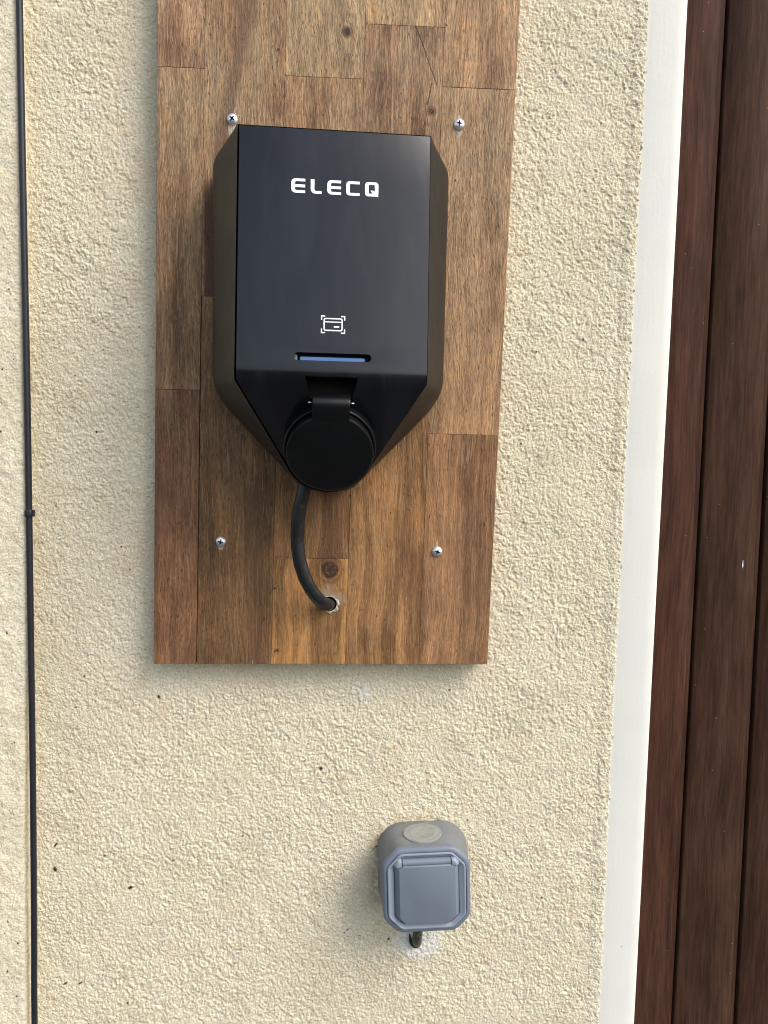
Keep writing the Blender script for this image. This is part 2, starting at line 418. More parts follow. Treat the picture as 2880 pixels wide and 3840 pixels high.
def sample(field, x0, z0, dx, X, Z):
    i = np.clip(((X - x0) / dx), 0, field.shape[1] - 1.001); j = np.clip(((Z - z0) / dx), 0, field.shape[0] - 1.001)
    i0 = i.astype(int); j0 = j.astype(int); fi = i - i0; fj = j - j0
    return (field[j0, i0] * (1 - fi) * (1 - fj) + field[j0, i0 + 1] * fi * (1 - fj) + field[j0 + 1, i0] * (1 - fi) * fj + field[j0 + 1, i0 + 1] * fi * fj)

DX = .7
FX0, FZ0 = -340., -600.
NX, NZ = int(600 / DX), int(1100 / DX)
A = R(-52)
n_g = fftnoise(NX, NZ, DX, 2.9, .62, 1.25, A)
n_g2 = fftnoise(NX, NZ, DX, 2.1, .6, 1.1, A)
n_m = fftnoise(NX, NZ, DX, 9.5, .5, 1.5, A)
n_l = fftnoise(NX, NZ, DX, 45, .6, 1.0, 0)
n_a = fftnoise(NX, NZ, DX, 110, .6, 1.0, 0)
n_f = fftnoise(NX, NZ, DX, 1.8, .25, 1.0, 0)
n_p = fftnoise(NX, NZ, DX, 6.5, .4, 1.1, 0)
n_w = fftnoise(NX, NZ, DX, 7, .6, 1.3, A)

def grit(nx, nz, dx, cell, seed, wx, wz, ang=A, ani=1.3):
    """packed irregular grains: a cellular height field with a random height for each grain"""
    g = np.random.default_rng(seed); ca, sa = math.cos(ang), math.sin(ang)
    X, Z = np.meshgrid(np.arange(nx) * dx, np.arange(nz) * dx); X = X + wx; Z = Z + wz
    U = (X * ca + Z * sa) / (cell * ani); V = (-X * sa + Z * ca) / cell
    M = 1024; jx = g.random((M, M)); jz = g.random((M, M)); hh = g.random((M, M))
    iu = np.floor(U).astype(int); iv = np.floor(V).astype(int)
    best = np.full(U.shape, -9.0)
    for a in (-1, 0, 1):
        for b in (-1, 0, 1):
            cu = iu + a; cv = iv + b; k = (cu % M, cv % M)
            d2 = (U - cu - jx[k]) ** 2 + (V - cv - jz[k]) ** 2
            best = np.maximum(best, .55 * hh[k] + .62 - d2 * 1.15)
    return (best - best.mean()) / best.std()
grit1 = grit(NX, NZ, DX, 2.3, 5, n_m * .9, n_w * .9)
grit2 = grit(NX, NZ, DX, 3.9, 6, n_w * 1.4, n_m * 1.4)

def speckfield(X, Z, pts):
    s = np.zeros_like(X)
    for (px, pz, rx, rz, a) in pts:
        ca, sa = math.cos(a), math.sin(a); dx, dz = X - px, Z - pz
        u, v = (dx * ca + dz * sa) / rx, (-dx * sa + dz * ca) / rz
        s = np.maximum(s, sm(1.25, .75, np.sqrt(u * u + v * v)))
    return s

SPECKS = [(-20.6, -281, 1.4, 1.9, .4), (-158.5, 114.5, 2.0, 1.6, .3), (29, -352, 1.3, .9, .5), (-207, -360, 1.3, 1.0, .4),
          (-185, -389, 2.2, 1.5, .5), (-248.5, -350, 2.6, .8, .9), (-249.5, -372, 1.6, 2.4, .3), (-242, -477, 2.3, .9, .6), (-229, -477, 1.9, .8, .4),
          (42, -438, 1.2, 1.0, 0), (-160, -218, 1.3, 1.6, .2), (90, -210, 1.2, .9, .2), (-188, -496, 1.2, .9, .2), (-148, -364, 1.2, .8, .2)]
for _ in range(90):
    SPECKS.append((RNG.uniform(-262, 236), RNG.uniform(-560, 380), RNG.uniform(.5, 1.2), RNG.uniform(.4, .9), RNG.uniform(0, 3)))

def wall_h(X, Z):
    s = lambda f: sample(f, FX0, FZ0, DX, X, Z)
    g, g2, m, l, a, f, p, wv = map(s, (n_g, n_g2, n_m, n_l, n_a, n_f, n_p, n_w)); k1 = s(grit1); k2 = s(grit2)
    peb = np.abs(g) ** .75 - .8                                   # pebbly grains with sharp creases
    h = .20 * g + .12 * np.clip(peb, -.9, 1.0) + .22 * g2 + .15 * np.tanh(m) + .18 * f + .36 * np.clip(k1, -2.2, 2) + .20 * np.clip(k2, -2.2, 2)
    h -= .9 * sm(1.45, 2.1, p) + .7 * sm(1.9, 2.5, g2)                                    # open pits
    # smoother trowelled zones: just below and left of the board, round the socket
    bw = np.exp(-((Z + 194) / 13) ** 2) * sm(-180, -150, X) * sm(140, 110, X)
    bl = np.exp(-((X + 168) / 13) ** 2) * sm(-200, -150, Z)
    so_ = sm(28, 10, np.hypot((X - 22) / 1.3, (Z + 385) / 2.0))
    jb = sm(225, 234, X) * 0
    amp = (1.0 + .10 * a) * (1 - .62 * np.clip(bw, 0, 1)) * (1 - .45 * bl) * (1 - .6 * so_) * (1 - .3 * jb)
    amp = np.clip(amp, .25, 1.6)
    h = h * amp * .66 + .12 * l
    # mortar smears
    d1 = np.hypot((X - 66) / 22, (Z + 441) / 20) + .10 * a + .10 * wv + .08 * m
    mo = sm(1.0, .74, d1)
    d2 = np.hypot(((X - 15) + (Z + 212) * .35) / 11, (Z + 213) / 12) + .40 * wv
    mo2 = sm(.85, .5, d2)
    d3 = np.hypot((X - 92) / 8, (Z + 428) / 6) + .35 * wv
    mo = np.clip(mo + 0.7 * mo2 + .6 * sm(.7, .4, d3), 0, 1)
    h = h * (1 - .55 * mo) + mo * (.5 + .35 * wv * .6)
    # ragged arris against the white surround, brown tint beside and above the socket and in random patches
    h += .9 * sm(222, 230, X)
    h -= 4.5 * sm(-.5, .5, X - jl(Z) + .55 * g + .5 * g2 + .5 * m)
    sp = speckfield(X, Z, SPECKS); h += .5 * sp
    brown_tint = .55 * np.exp(-((X - 29) / 5) ** 2) * sm(-410, -395, Z) * sm(-325, -345, Z) * sm(-1, .6, wv)
    brown_tint = brown_tint + .5 * np.exp(-((Z + 326.5) / 3.5) ** 2) * sm(35, 45, X) * sm(92, 80, X) * sm(-1, .6, wv)
    brown_tint = np.maximum(brown_tint, .25 * sm(.9, 1.8, wv) * sm(.2, 1.3, a))
    return h, mo, sp, np.clip(brown_tint, 0, 1)

zs = np.concatenate([np.array([-1400, -1200, -1000, -850, -720, -640, -600, -580]), np.arange(-566, 432, DX), np.array([440, 460, 500, 560, 700, 900, 1200])])
xs = np.arange(-268.0, 241.0, DX)
jl = lambda Z: 235.6 + .9 * np.exp(-((Z - 380) / 260) ** 2) + .6 * np.exp(-((Z + 520) / 200) ** 2)
relief_grid('roughcast_wall', xs, zs, True, wall_h, M_STUC, 0.0,
            label='cream roughcast wall behind the wooden board and the grey socket', cat='wall')

# the slightly proud pier on the left: front skin with a rounded arris and a return face
def pier_h(X, Z):
    s = lambda f: sample(f, FX0, FZ0, DX, X, Z)
    g, g2, m, l, a, f, p, wv = map(s, (n_g, n_g2, n_m, n_l, n_a, n_f, n_p, n_w))
    h = .12 * (np.abs(g) ** .75 - .8) + .24 * g2 + .12 * m + .22 * f - .35 * sm(1.5, 2.3, p) + .2 * l
    sp = speckfield(X, Z, [(-284, -410, .6, 1.6, .1), (-285, -455, .7, 1.5, 0), (-276, -430, .9, .9, 0), (-278, -478, .9, .9, 0), (-289, -210, .5, 2.0, .2), (-281.5, 5, .6, 1.2, .2),
                           (-291, 205, 1.0, .7, .2), (-280, -160, .7, 1.3, .1), (-287, -505, 1, .9, 0)]
                    + [(RNG.uniform(-320, -270), RNG.uniform(-540, 380), RNG.uniform(.4, .8), RNG.uniform(.4, .9), 0) for _ in range(60)])
    return h, np.zeros_like(h), sp, .2 * sm(.8, 1.8, wv)
def pier_edge(Z): return -262.9 - 6.6 * sm(-60, -430, Z)
def make_pier():
    prof = np.concatenate([np.array([-900, -600, -420, -350]), np.arange(-330, -266, DX), ])
    zz = zs
    nxf = len(prof)
    # arc + return
    rr = 3.0; arc = [(rr * math.sin(t), rr * (1 - math.cos(t))) for t in np.linspace(0, math.pi / 2, 6)[1:]]
    cols = []
    for X0 in prof: cols.append(('f', X0, 0))
    for ax, ay in arc: cols.append(('a', ax, ay))
    for d in np.arange(rr + .9, 17, .9): cols.append(('r', rr, d))
    n = len(cols); nz = len(zz); V = np.zeros((nz, n, 3)); E_ = pier_edge(zz)
    XX = np.zeros((nz, n)); 
    for j, (k, a_, b_) in enumerate(cols):
        XX[:, j] = (a_ + (E_ - rr + 2.2 + 262.9) * (1 if a_ > -345 else 0)) if k == 'f' else E_ - rr + a_ + (b_ if k == 'r' else 0)
    for j, (k, a_, b_) in enumerate(cols):
        if k == 'f': XX[:, j] = np.minimum(XX[:, j], E_ - rr)
    ZZ = np.repeat(zz[:, None], n, 1)
    H, mo, sp, ms = pier_h(XX, ZZ)
    for j, (k, a_, b_) in enumerate(cols):
        if k == 'f': V[:, j, 0] = XX[:, j]; V[:, j, 1] = -15 - H[:, j]
        elif k == 'a': V[:, j, 0] = E_ - rr + a_ + H[:, j] * a_ / rr; V[:, j, 1] = -15 + b_ - H[:, j] * (1 - a_ / rr)
        else: V[:, j, 0] = E_ + H[:, j] * 1.3; V[:, j, 1] = -15 + b_
    V[:, :, 2] = ZZ
    V = V / 1000; V[:, :, 2] += ZE
    i = np.arange(nz - 1)[:, None] * n + np.arange(n - 1)[None, :]
    q = np.stack([i, i + 1, i + 1 + n, i + n], -1).reshape(-1, 4)
    me = bpy.data.meshes.new('wall_pier')
    me.vertices.add(nz * n); me.vertices.foreach_set('co', V.astype(np.float32).ravel())
    me.loops.add(q.size); me.loops.foreach_set('vertex_index', q.astype(np.int32).ravel())
    me.polygons.add(len(q)); me.polygons.foreach_set('loop_start', np.arange(0, q.size, 4, dtype=np.int32))
    me.polygons.foreach_set('use_smooth', np.ones(len(q), dtype=bool)); me.update(calc_edges=True)
    for nm, arr in (('mortar', mo), ('speck', sp), ('brown_tint', ms)):
        at = me.attributes.new(nm, 'FLOAT', 'POINT'); at.data.foreach_set('value', arr.astype(np.float32).ravel())
    me.materials.append(M_STUC2)
    o = bpy.data.objects.new('wall_pier', me); COL.objects.link(o)
    tag(o, 'smoother cream pier standing proud of the wall, left of the thin black cable', 'pier')
make_pier()

# ------------------------------------------------------------------ ground
def sheet(name, x0, x1, y0, y1, z, mat, kind='structure'):
    bm = bmesh.new(); bm.faces.new([bm.verts.new(p) for p in ((x0, y0, z), (x1, y0, z), (x1, y1, z), (x0, y1, z))])
    return tag(from_bm(name, bm, mat), kind=kind)
sheet('ground', -150, 150, -150, 150, 0.0, M_GRASS)
sheet('paving', -3, 3, -2.2, .02, .004, M_PAVE)

# ------------------------------------------------------------------ white surround of the doorway
def make_surround():
    zz = [-1400, -700] + list(np.arange(-566, 432, 6.0)) + [700, 1000]
    prof_n = 9; rings = []
    for z in zz:
        a = float(jl(np.array(z))) - .6; b = 268.2 + .5 * math.sin(z / 90.) * .3
        wob = .35 * math.sin(z / 23.) + .25 * math.sin(z / 9.1 + 1)
        P = [(a - 6, 8), (a - 5, 1.2), (a - 1 + wob, .9), (a + 3 + wob * .4, .1), (a + 8, -.8), (b - 8, -2.2), (b - 1.6, -2.4), (b - .5, -2.0), (b, -1.0), (b, 70), (a, 70)]
        rings.append([(x / 1000, y / 1000, ZE + z / 1000) for x, y in P])
    bm = loft_bm(rings)
    o = from_bm('door_surround', bm, M_WHITE); smooth_by_angle(o, 60)
    tag(o, 'white painted plaster surround between the cream wall and the brown door', 'door surround')
make_surround()

# ------------------------------------------------------------------ brown boarded door
def make_door():
    t = empty('boarded_door', (.32, .03, ZE - 1.38))
    tag(t, 'dark brown varnished wooden door of upright boards right of the white surround', 'door')
    zb, zt = -546, 560
    def e(xb, xt, z): return xb + (xt - xb) * (z + 546) / (386 + 546)
    # (left bottom, left top, right bottom, right top) of each face; a rebate follows on the right
    B = [(262, 262, 313.6, 310.5, lin(63, 42, 33)), (320.6, 317.6, 374.9, 366.3, lin(61, 43, 33)), (382.4, 373.8, 437, 430, lin(62, 43, 33)), (444, 437, 500, 494, lin(70, 48, 36)), (507, 501, 564, 558, lin(70, 48, 36))]
    for k, (lb, lt, rb, rt, c) in enumerate(B):
        zs_ = (-1360, -546, 386, 640)
        def ring(z, prof): return [(x / 1000, y / 1000, ZE + z / 1000) for x, y in prof]
        rings = []
        for z in zs_:
            l, r = e(lb, lt, z), e(rb, rt, z)
            prof = [(l, 30.6), (l + .6, 30.0), (r - 1.2, 30.0), (r - .4, 30.35), (r, 31.2), (r + .1, 31.9), (r + 4.4, 32.0), (r + 4.7, 32.6), (r + 4.7, 52), (l, 52)]
            rings.append(ring(z, prof))
        bm = loft_bm(rings); o = from_bm('board', bm, M_DOOR); o.color = c; o['seed'] = 1.7 + k * 2.31
        smooth_by_angle(o, 50)
        o.parent = t; o.matrix_parent_inverse = Matrix.Translation(-t.location)
    bm = box_bm(.262, .572, .0555, .075, ZE - 1.36, ZE + .64)
    o = from_bm('backing_panel', bm, M_DARK); o.parent = t; o.matrix_parent_inverse = Matrix.Translation(-t.location)
    # small white dropping on the second board
    bm = bmesh.new()
    rings = []
    for i in range(7):
        u = i / 6; r = (.25 + 1.15 * math.sin(math.pi * min(1, u * 1.1)) * (1 - u * .75)) / 1000
        rings.append([(.3595 + r * .55 * math.cos(a), .0299 - .0002 * (1 + math.sin(a)) , ZE + (-104 + u * 7.5) / 1000) for a in [2 * math.pi * q / 8 for q in range(8)]])
    bm = loft_bm(rings)
    o = from_bm('paint_drip', bm, M_PRINT, smooth=True); o.parent = t; o.matrix_parent_inverse = Matrix.Translation(-t.location)
make_door()

# ------------------------------------------------------------------ wooden board of glued staves
YB = -.019
board = empty('wooden_backboard', (-.02, YB, ZE - .183))
tag(board, 'weathered brown butcher-block style wooden board screwed upright to the cream wall', 'backboard')
def child(o, p):
    o.parent = p; o.matrix_parent_inverse = (Matrix.Translation(p.location) @ Euler(p.rotation_euler).to_matrix().to_4x4()).inverted(); return o

TOPX = [-154.5, -118.1, -55.6, 5.9, 68.2, 126.9]; BOTX = [-159.7, -124.7, -62.9, -1.2, 60.5, 118.8]
def colx(k, z): return BOTX[k] + (TOPX[k] - BOTX[k]) * (z + 183.0) / (345 + 183.)
K = 1.0
staves = [  # column, z bottom, z top (left), colour
    (0, 289.6, 560, lin(150, 112, 84)), (0, 41.6, 289.6, lin(134, 102, 74)), (0, None, 41.6, lin(116, 81, 58)),
    (1, 116.0, 560, lin(128, 95, 68)), (1, None, 116.0, lin(112, 82, 55)),
    (2, 286.8, 560, lin(150, 122, 92)), (2, 150.0, 286.8, lin(144, 106, 76)), (2, -93.8, 150.0, lin(128, 92, 60)), (2, None, -93.8, lin(144, 104, 64)),
    (3, 328.2, 560, lin(160, 126, 94)), (3, 130.0, 328.2, lin(128, 96, 72)), (3, None, 130.0, lin(139, 101, 67)),
    (4, 283.6, 560, lin(156, 120, 90)), (4, 10.8, 283.6, lin(148, 113, 84)), (4, None, 10.8, lin(128, 93, 66))]
HOLE = (-15.3, -131.6, 6.6)
for i, (k, z0, z1, c) in enumerate(staves):
    g = .10
    def zt_at(x, z): # joints dip very slightly to the right on the upper half
        return z
    gl = g + (.5 if (k == 1 and z0 is None) else 0)
    bz = [-183.7, -183.5, -183.1, -182.6, -182.1, -181.6]
    zb_l = z0 + g if z0 is not None else bz[k]; zb_r = z0 + g if z0 is not None else bz[k + 1]
    zt_ = z1 - g
    L = lambda z: (colx(k, z) + gl) / 1000; Rr = lambda z: (colx(k + 1, z) - g) / 1000
    dyf = random.uniform(-.00012, .00012)
    pts = [(L(zb_l), ZE + zb_l / 1000), (Rr(zb_r), ZE + zb_r / 1000), (Rr(zt_), ZE + zt_ / 1000), (L(zt_), ZE + zt_ / 1000)]
    bm = prism_bm(pts, YB + dyf, -.0025)
    o = from_bm('stave', bm, M_WOOD); o.color = c; o['seed'] = 0.37 + i * 1.913
    bevel(o, .0002, 1)
    if (k, z0) == (2, None):
        bmc = bmesh.new(); n = 40
        rings = [[((HOLE[0] + HOLE[2] * (1 + .04 * math.sin(3 * a + 1)) * math.cos(a)) / 1000, y, ZE + (HOLE[1] + HOLE[2] * (1 + .05 * math.sin(2 * a)) * math.sin(a)) / 1000) for a in [2 * math.pi * q / n for q in range(n)]] for y in (YB - .01, .01)]
        cut_o = from_bm('cutter', loft_bm(rings))
        bake(o); cut(o, [cut_o])
    else: bake(o)
    o.data.name = 'stave'
    child(o, board)

# torn pale rim round the cable hole
bm = bmesh.new(); rings = []
n = 72
for j in range(9):
    ph = math.pi * j / 8; rr = []
    for q in range(n):
        a = 2 * math.pi * q / n
        f = (.35 + .65 * max(0, math.cos(a + .55)) ** .8) * (1 + .28 * math.sin(7 * a) + .2 * math.sin(13 * a + 2) + .15 * random.uniform(-1, 1))
        wdt = 2.3 * f; ht = .75 * f
        r = HOLE[2] - .5 + wdt * (.5 - .5 * math.cos(ph)) ; yy = ht * math.sin(ph) + random.uniform(-.08, .08)
        rr.append(((HOLE[0] + r * math.cos(a)) / 1000, YB - .00005 - max(-.1, yy) / 1000, ZE + (HOLE[1] + r * math.sin(a)) / 1000))
    rings.append(rr)
o = from_bm('torn_hole_rim', loft_bm(rings, False, False), M_FILL, smooth=True); child(o, board)
# short black liner closes the hole; its colour stands in for the shade inside
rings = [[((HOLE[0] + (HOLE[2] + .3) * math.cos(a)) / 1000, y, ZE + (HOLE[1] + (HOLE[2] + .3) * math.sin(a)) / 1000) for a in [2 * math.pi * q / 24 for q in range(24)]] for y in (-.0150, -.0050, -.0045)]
o = from_bm('hole_shade_liner', loft_bm(rings, False, True), M_DARK); child(o, board)

# screws: pan heads with a cross recess
def screw_head():
    rings = []; prof = [(4.25, 0), (4.3, .35), (4.15, .9), (3.7, 1.55), (3.0, 2.1), (2.1, 2.5), (1.0, 2.72), (.02, 2.78)]
    n = 32
    for r, h in prof: rings.append([(r / 1000 * math.cos(2 * math.pi * q / n), -h / 1000, r / 1000 * math.sin(2 * math.pi * q / n)) for q in range(n)])
    o = from_bm('screw', loft_bm(rings), M_SCREW)
    def arm(rz):
        bmc = bmesh.new(); w0, l0, w1, l1 = .85, 3.3, .35, 1.3
        rg = []
        for y, wd, ln in ((-.0040, w0, l0), (-.0006, w1, l1)):
            ring = [(-ln, -wd * .6), (-wd, -wd), (-wd * .6, -ln), (wd * .6, -ln), (wd, -wd), (ln, -wd * .6), (ln, wd * .6), (wd, wd), (wd * .6, ln), (-wd * .6, ln), (-wd, wd), (-ln, wd * .6)]
            ca, sa = math.cos(rz), math.sin(rz)
            rg.append([((x * ca - z * sa) / 1000, y, (x * sa + z * ca) / 1000) for x, z in ring])
        return from_bm('cutter', loft_bm(rg))
    cut(o, [arm(0)])
    o.data.materials.append(M_RECESS_SHADE)
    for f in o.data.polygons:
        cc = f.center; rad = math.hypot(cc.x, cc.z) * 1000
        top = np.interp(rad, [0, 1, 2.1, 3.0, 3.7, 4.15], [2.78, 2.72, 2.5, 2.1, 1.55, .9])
        if rad < 3.2 and -cc.y * 1000 < top - .22: f.material_index = 1  # recess faces coloured dark in place of shade
    smooth_by_angle(o, 32)
    return o
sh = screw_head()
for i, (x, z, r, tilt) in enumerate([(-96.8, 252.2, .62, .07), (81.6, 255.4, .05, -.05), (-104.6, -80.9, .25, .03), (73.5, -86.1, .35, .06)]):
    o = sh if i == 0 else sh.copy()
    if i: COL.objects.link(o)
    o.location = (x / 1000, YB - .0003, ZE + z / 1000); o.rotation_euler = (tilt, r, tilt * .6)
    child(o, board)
# lifted splinters of wood beside the upper screws
def splinter(x, z, L_, wd, ang, lift):
    bm = bmesh.new(); ca, sa = math.cos(ang), math.sin(ang)
    P = [(-wd / 2, 0, 0), (wd / 2, 0, 0), (wd * .3, L_ * .6, lift * .5), (0, L_, lift), (-wd * .3, L_ * .5, lift * .4)]
    T = lambda p, d: ((x + p[0] * ca - p[1] * sa) / 1000, YB - (.02 + p[2] + d) / 1000, ZE + (z + p[0] * sa + p[1] * ca) / 1000)
    a = [bm.verts.new(T(p, 0)) for p in P]; b = [bm.verts.new(T(p, .35)) for p in P]
    bm.faces.new(a); bm.faces.new(b[::-1])
    for i in range(5): bm.faces.new((a[i], b[i], b[(i + 1) % 5], a[(i + 1) % 5]))
    child(from_bm('splinter', bm, M_FILL), board)
splinter(-97.3, 243.8, 5.5, .9, math.pi * .98, .7); splinter(-95.6, 244.2, 4.0, .8, math.pi * 1.04, .5); splinter(-94.9, 256.5, 5.2, 1.0, -.28, .8)
splinter(79.6, 250.2, 3.6, .6, math.pi * 1.15, .7); splinter(-128 + 50, -183.2, 4.0, .3, .06, .3)

# ------------------------------------------------------------------ wall charger
ch = empty('wall_charger', (-.0186, YB, ZE), R(2.9))
tag(ch, 'black electric car wallbox with a round socket cap, mounted on the wooden board', 'car charger')
def yface(z):
    """local Y (mm) of the front skin at height z"""
    zb = 45.0
    up = -87.0 - (214 - z) * (14.0 / 169); lo = -101.0 + (zb - z) * .80
    if z > zb + 7: return up
    if z < zb - 7: return lo
    # smooth bend
    t = (zb + 7 - z) / 14; a = -87.0 - (214 - (zb + 7)) * (14 / 169); b = -101 + 7 * .80
    m = -101.4
    return (1 - t) ** 2 * a + 2 * t * (1 - t) * m + t * t * b
def half(z, infl=0.0):
    """half width of the front skin at height z"""
    if z >= 43: return 66 + infl
    zc, rc = -1.5, 35.0
    # straight taper tangent to the bottom circle
    z1, h1 = -16.0, math.sqrt(rc * rc - 14.5 ** 2)
    if z >= z1: return h1 + (66 - h1) * ((z - z1) / (43 - z1)) + infl
    return math.sqrt(max(0, rc * rc - (z - zc) ** 2)) + infl
LEV = [214, 213.4, 212.2, 210.4, 208.2, 206, 180, 140, 100, 70, 52, 49.7, 47.4, 45.1, 42.8, 40.4, 38, 28, 16, 4, -6, -16, -20, -24, -27.5, -30.5, -33, -34.8, -36.0, -36.45]
LEVC = [z for z in LEV if z == 214 or z < 200]
def contour(off, dy, lev=LEV):
    """closed ring of points round the outline: right side down, left side up"""
    pr = [(half(z) - off, z if z > -16 else z + off * .9 * min(1, (-16 - z) / 22.), yface(z) + dy) for z in lev]
    pr[0] = (pr[0][0], 214 - off, pr[0][2])
    return [(h, y, z) for h, z, y in pr] + [(-h, y, z) for h, z, y in pr[::-1]]
mmv = lambda ring: [(x / 1000, y / 1000, ZE * 0 + z / 1000) for x, y, z in ring]
BW = 90.0
def backhalf(z):
    if z > 206: return BW - 8 + math.sqrt(max(0, 64 - (z - 206) ** 2))
    if z >= 38: return BW
    z1, h1 = -30.0, 24.0
    if z >= z1:
        return h1 + (BW - h1) * ((z - z1) / (38 - z1))
    return h1 * math.sqrt(max(0, 1 - ((z1 - z) / 6.6) ** 2))
def backcontour():
    pr = []
    for z in LEV:
        zz = z; h = backhalf(zz)
        # round the lower shoulder
        if 14 < zz < 60: 
            h = np.mean([backhalf(zz + d) for d in np.linspace(-14, 14, 9)])
        pr.append((h, zz))
    return [(h, z) for h, z in pr] + [(-h, z) for h, z in pr[::-1]]
F = contour(0.0, 1.4); BC = backcontour()
rings = []
for wf, df in ((0, 0), (.30, .25), (.60, .51), (.80, .69), (.90, .80), (.965, .90), (1.0, 1.0)):
    rg = []
    for (fx, fy, fz), (bx, bz) in zip(F, BC):
        by = -20.0
        rg.append((fx + (bx - fx) * wf, fy + (by - fy) * df, fz + (bz - fz) * wf))
    rings.append(mmv(rg))
rings.append(mmv([(bx, -.2, bz) for bx, bz in BC]))
inner = mmv(contour(.35, 1.6)); inner2 = mmv([(x, min(y + 11, -4), z) for x, y, z in contour(.35, 2)])
rings = [inner2, inner] + rings
bm = loft_bm(rings, False, True)
o = from_bm('housing', bm, M_SHELL); smooth_by_angle(o, 30); o.parent = ch

# front cover
rings = [mmv([(x + .55, y, z) for x, y, z in contour(1.15, 0.0, LEVC)]), mmv([(x + .55, y, z) for x, y, z in contour(1.15, 8.0, LEVC)])]
bm = bmesh.new()
vs = [[bm.verts.new(p) for p in r] for r in rings]; N = len(rings[0]); L_ = len(LEVC)
for i in range(N):
    j = (i + 1) % N
    if j == 0: j = 0
    bm.faces.new((vs[0][i], vs[0][j], vs[1][j], vs[1][i]))
for r in range(2):
    for k in range(L_ - 1):
        bm.faces.new((vs[r][k], vs[r][k + 1], vs[r][N - 2 - k], vs[r][N - 1 - k]))
cov = from_bm('front_cover', bm, M_COVER)
bevel(cov, .0010, 3, 50); bake(cov)
def stadium(x0, x1, z0, z1, n=10):
    r = (z1 - z0) / 2; zc = (z0 + z1) / 2
    return [(x1 - r + r * math.cos(a), zc + r * math.sin(a)) for a in np.linspace(-math.pi / 2, math.pi / 2, n)] + \
           [(x0 + r + r * math.cos(a), zc + r * math.sin(a)) for a in np.linspace(math.pi / 2, 3 * math.pi / 2, n)]
CX = 0.4  # small offset of the print from the middle of the cover
m_ = lambda P: [(x / 1000, z / 1000) for x, z in P]
c1 = from_bm('cutter', prism_bm(m_(stadium(CX - 26.4, CX + 26.4, 56.9, 62.2)), -.120, -.085))
c2 = from_bm('cutter', prism_bm(m_([(-18, 46.2), (18, 46.2), (15.0, 33.5), (15.0, 10), (-15.0, 10), (-15.0, 33.5)]), -.120, -.060))
cut(cov, [c1, c2]); smooth_by_angle(cov, 28); cov.parent = ch

# slot pocket and light bar
o = from_bm('slot_pocket', prism_bm(m_(stadium(CX - 27, CX + 27, 56.3, 62.8)), -.0917, -.0880), M_DARK); o.parent = ch
bm = prism_bm(m_(stadium(CX - 22.2, CX + 22.2, 57.2, 59.5, 6)), -.0975, -.0905)
o = from_bm('light_bar', bm, M_LED); o.parent = ch
bm = prism_bm(m_(stadium(CX - 26.0, CX - 24.0, 57.3, 61.0, 5)), -.0945, -.0905)
o = from_bm('slot_end_glint', bm, M_SCREW); o.parent = ch  # added steel piece, imitates a bright reflection at the slot's left end
o = from_bm('hinge_pocket', box_bm(-.019, .019, -.075, -.073, .0, .050), M_DARK); o.parent = ch

# lettering E L E C Q
def rr(x0, x1, z0, z1, r, n=5):
    P = []
    for cx_, cz_, a0 in ((x1 - r, z1 - r, 0), (x0 + r, z1 - r, 90), (x0 + r, z0 + r, 180), (x1 - r, z0 + r, 270)):
        for q in range(n): 
            a = R(a0 + 90 * q / (n - 1)); P.append((cx_ + r * math.cos(a), cz_ + r * math.sin(a)))
    return P
def face_y(z, lift): return (yface(z) - lift) / 1000
def flat(bm, pts, lift=.12, thick=.2):
    a = [bm.verts.new((x / 1000, face_y(z, lift), z / 1000)) for x, z in pts]; b = [bm.verts.new((x / 1000, face_y(z, lift - thick), z / 1000)) for x, z in pts]
    bm.faces.new(a); bm.faces.new(b[::-1]); n = len(pts)
    for i in range(n): bm.faces.new((a[i], b[i], b[(i + 1) % n], a[(i + 1) % n]))
def flat_ring(bm, outer, inner_, lift=.12):
    a = [bm.verts.new((x / 1000, face_y(z, lift), z / 1000)) for x, z in outer]; b = [bm.verts.new((x / 1000, face_y(z, lift), z / 1000)) for x, z in inner_]
    n = len(outer)
    for i in range(n): bm.faces.new((a[i], a[(i + 1) % n], b[(i + 1) % n], b[i]))
def rc(cx_, cz_, r, a0, a1, n=6): return [(cx_ + r * math.cos(R(a0 + (a1 - a0) * q / (n - 1))), cz_ + r * math.sin(R(a0 + (a1 - a0) * q / (n - 1)))) for q in range(n)]
glE = [(213, 220)] + rc(62, 158, 62, 90, 180) + rc(62, 62, 62, 180, 270) + [(213, 0), (213, 42)] + rc(78, 63, 21, 270, 180, 4) + [(57, 87), (213, 87), (213, 130), (57, 130)] + rc(78, 157, 21, 180, 90, 4) + [(213, 178)]
glL = [(0, 220)] + rc(72, 72, 72, 180, 270) + [(168, 0), (168, 42)] + rc(86, 71, 29, 270, 180, 5) + [(57, 220)]
glC = [(208, 220)] + rc(52, 168, 52, 90, 180) + rc(52, 52, 52, 180, 270) + [(208, 0), (208, 42)] + rc(71, 56, 14, 270, 180, 4) + rc(71, 164, 14, 180, 90, 4) + [(208, 178)]
SC = 59.4 / 1350.; TX0 = CX - 29.7 + .2; TZ0 = 169.6
txt = empty('lettering', (0, 0, 0)); 
tbm = bmesh.new()
for gl, ox in ((glE, 0), (glL, 297), (glE, 552), (glC, 845)):
    flat(tbm, [(TX0 + (ox + px) * SC, TZ0 + pz * SC) for px, pz in gl])
T_ = lambda P: [(TX0 + (1137 + px) * SC, TZ0 + pz * SC) for px, pz in P]
flat_ring(tbm, T_(rr(0, 208, 2, 222, 46)), T_(rr(57, 151, 44, 180, 14)))
flat(tbm, T_([(82, 92), (134, 92), (214, 0), (150, 0)]), lift=.16, thick=.1)
bpy.data.objects.remove(txt)
o = from_bm('lettering', tbm, M_PRINT); o.parent = ch
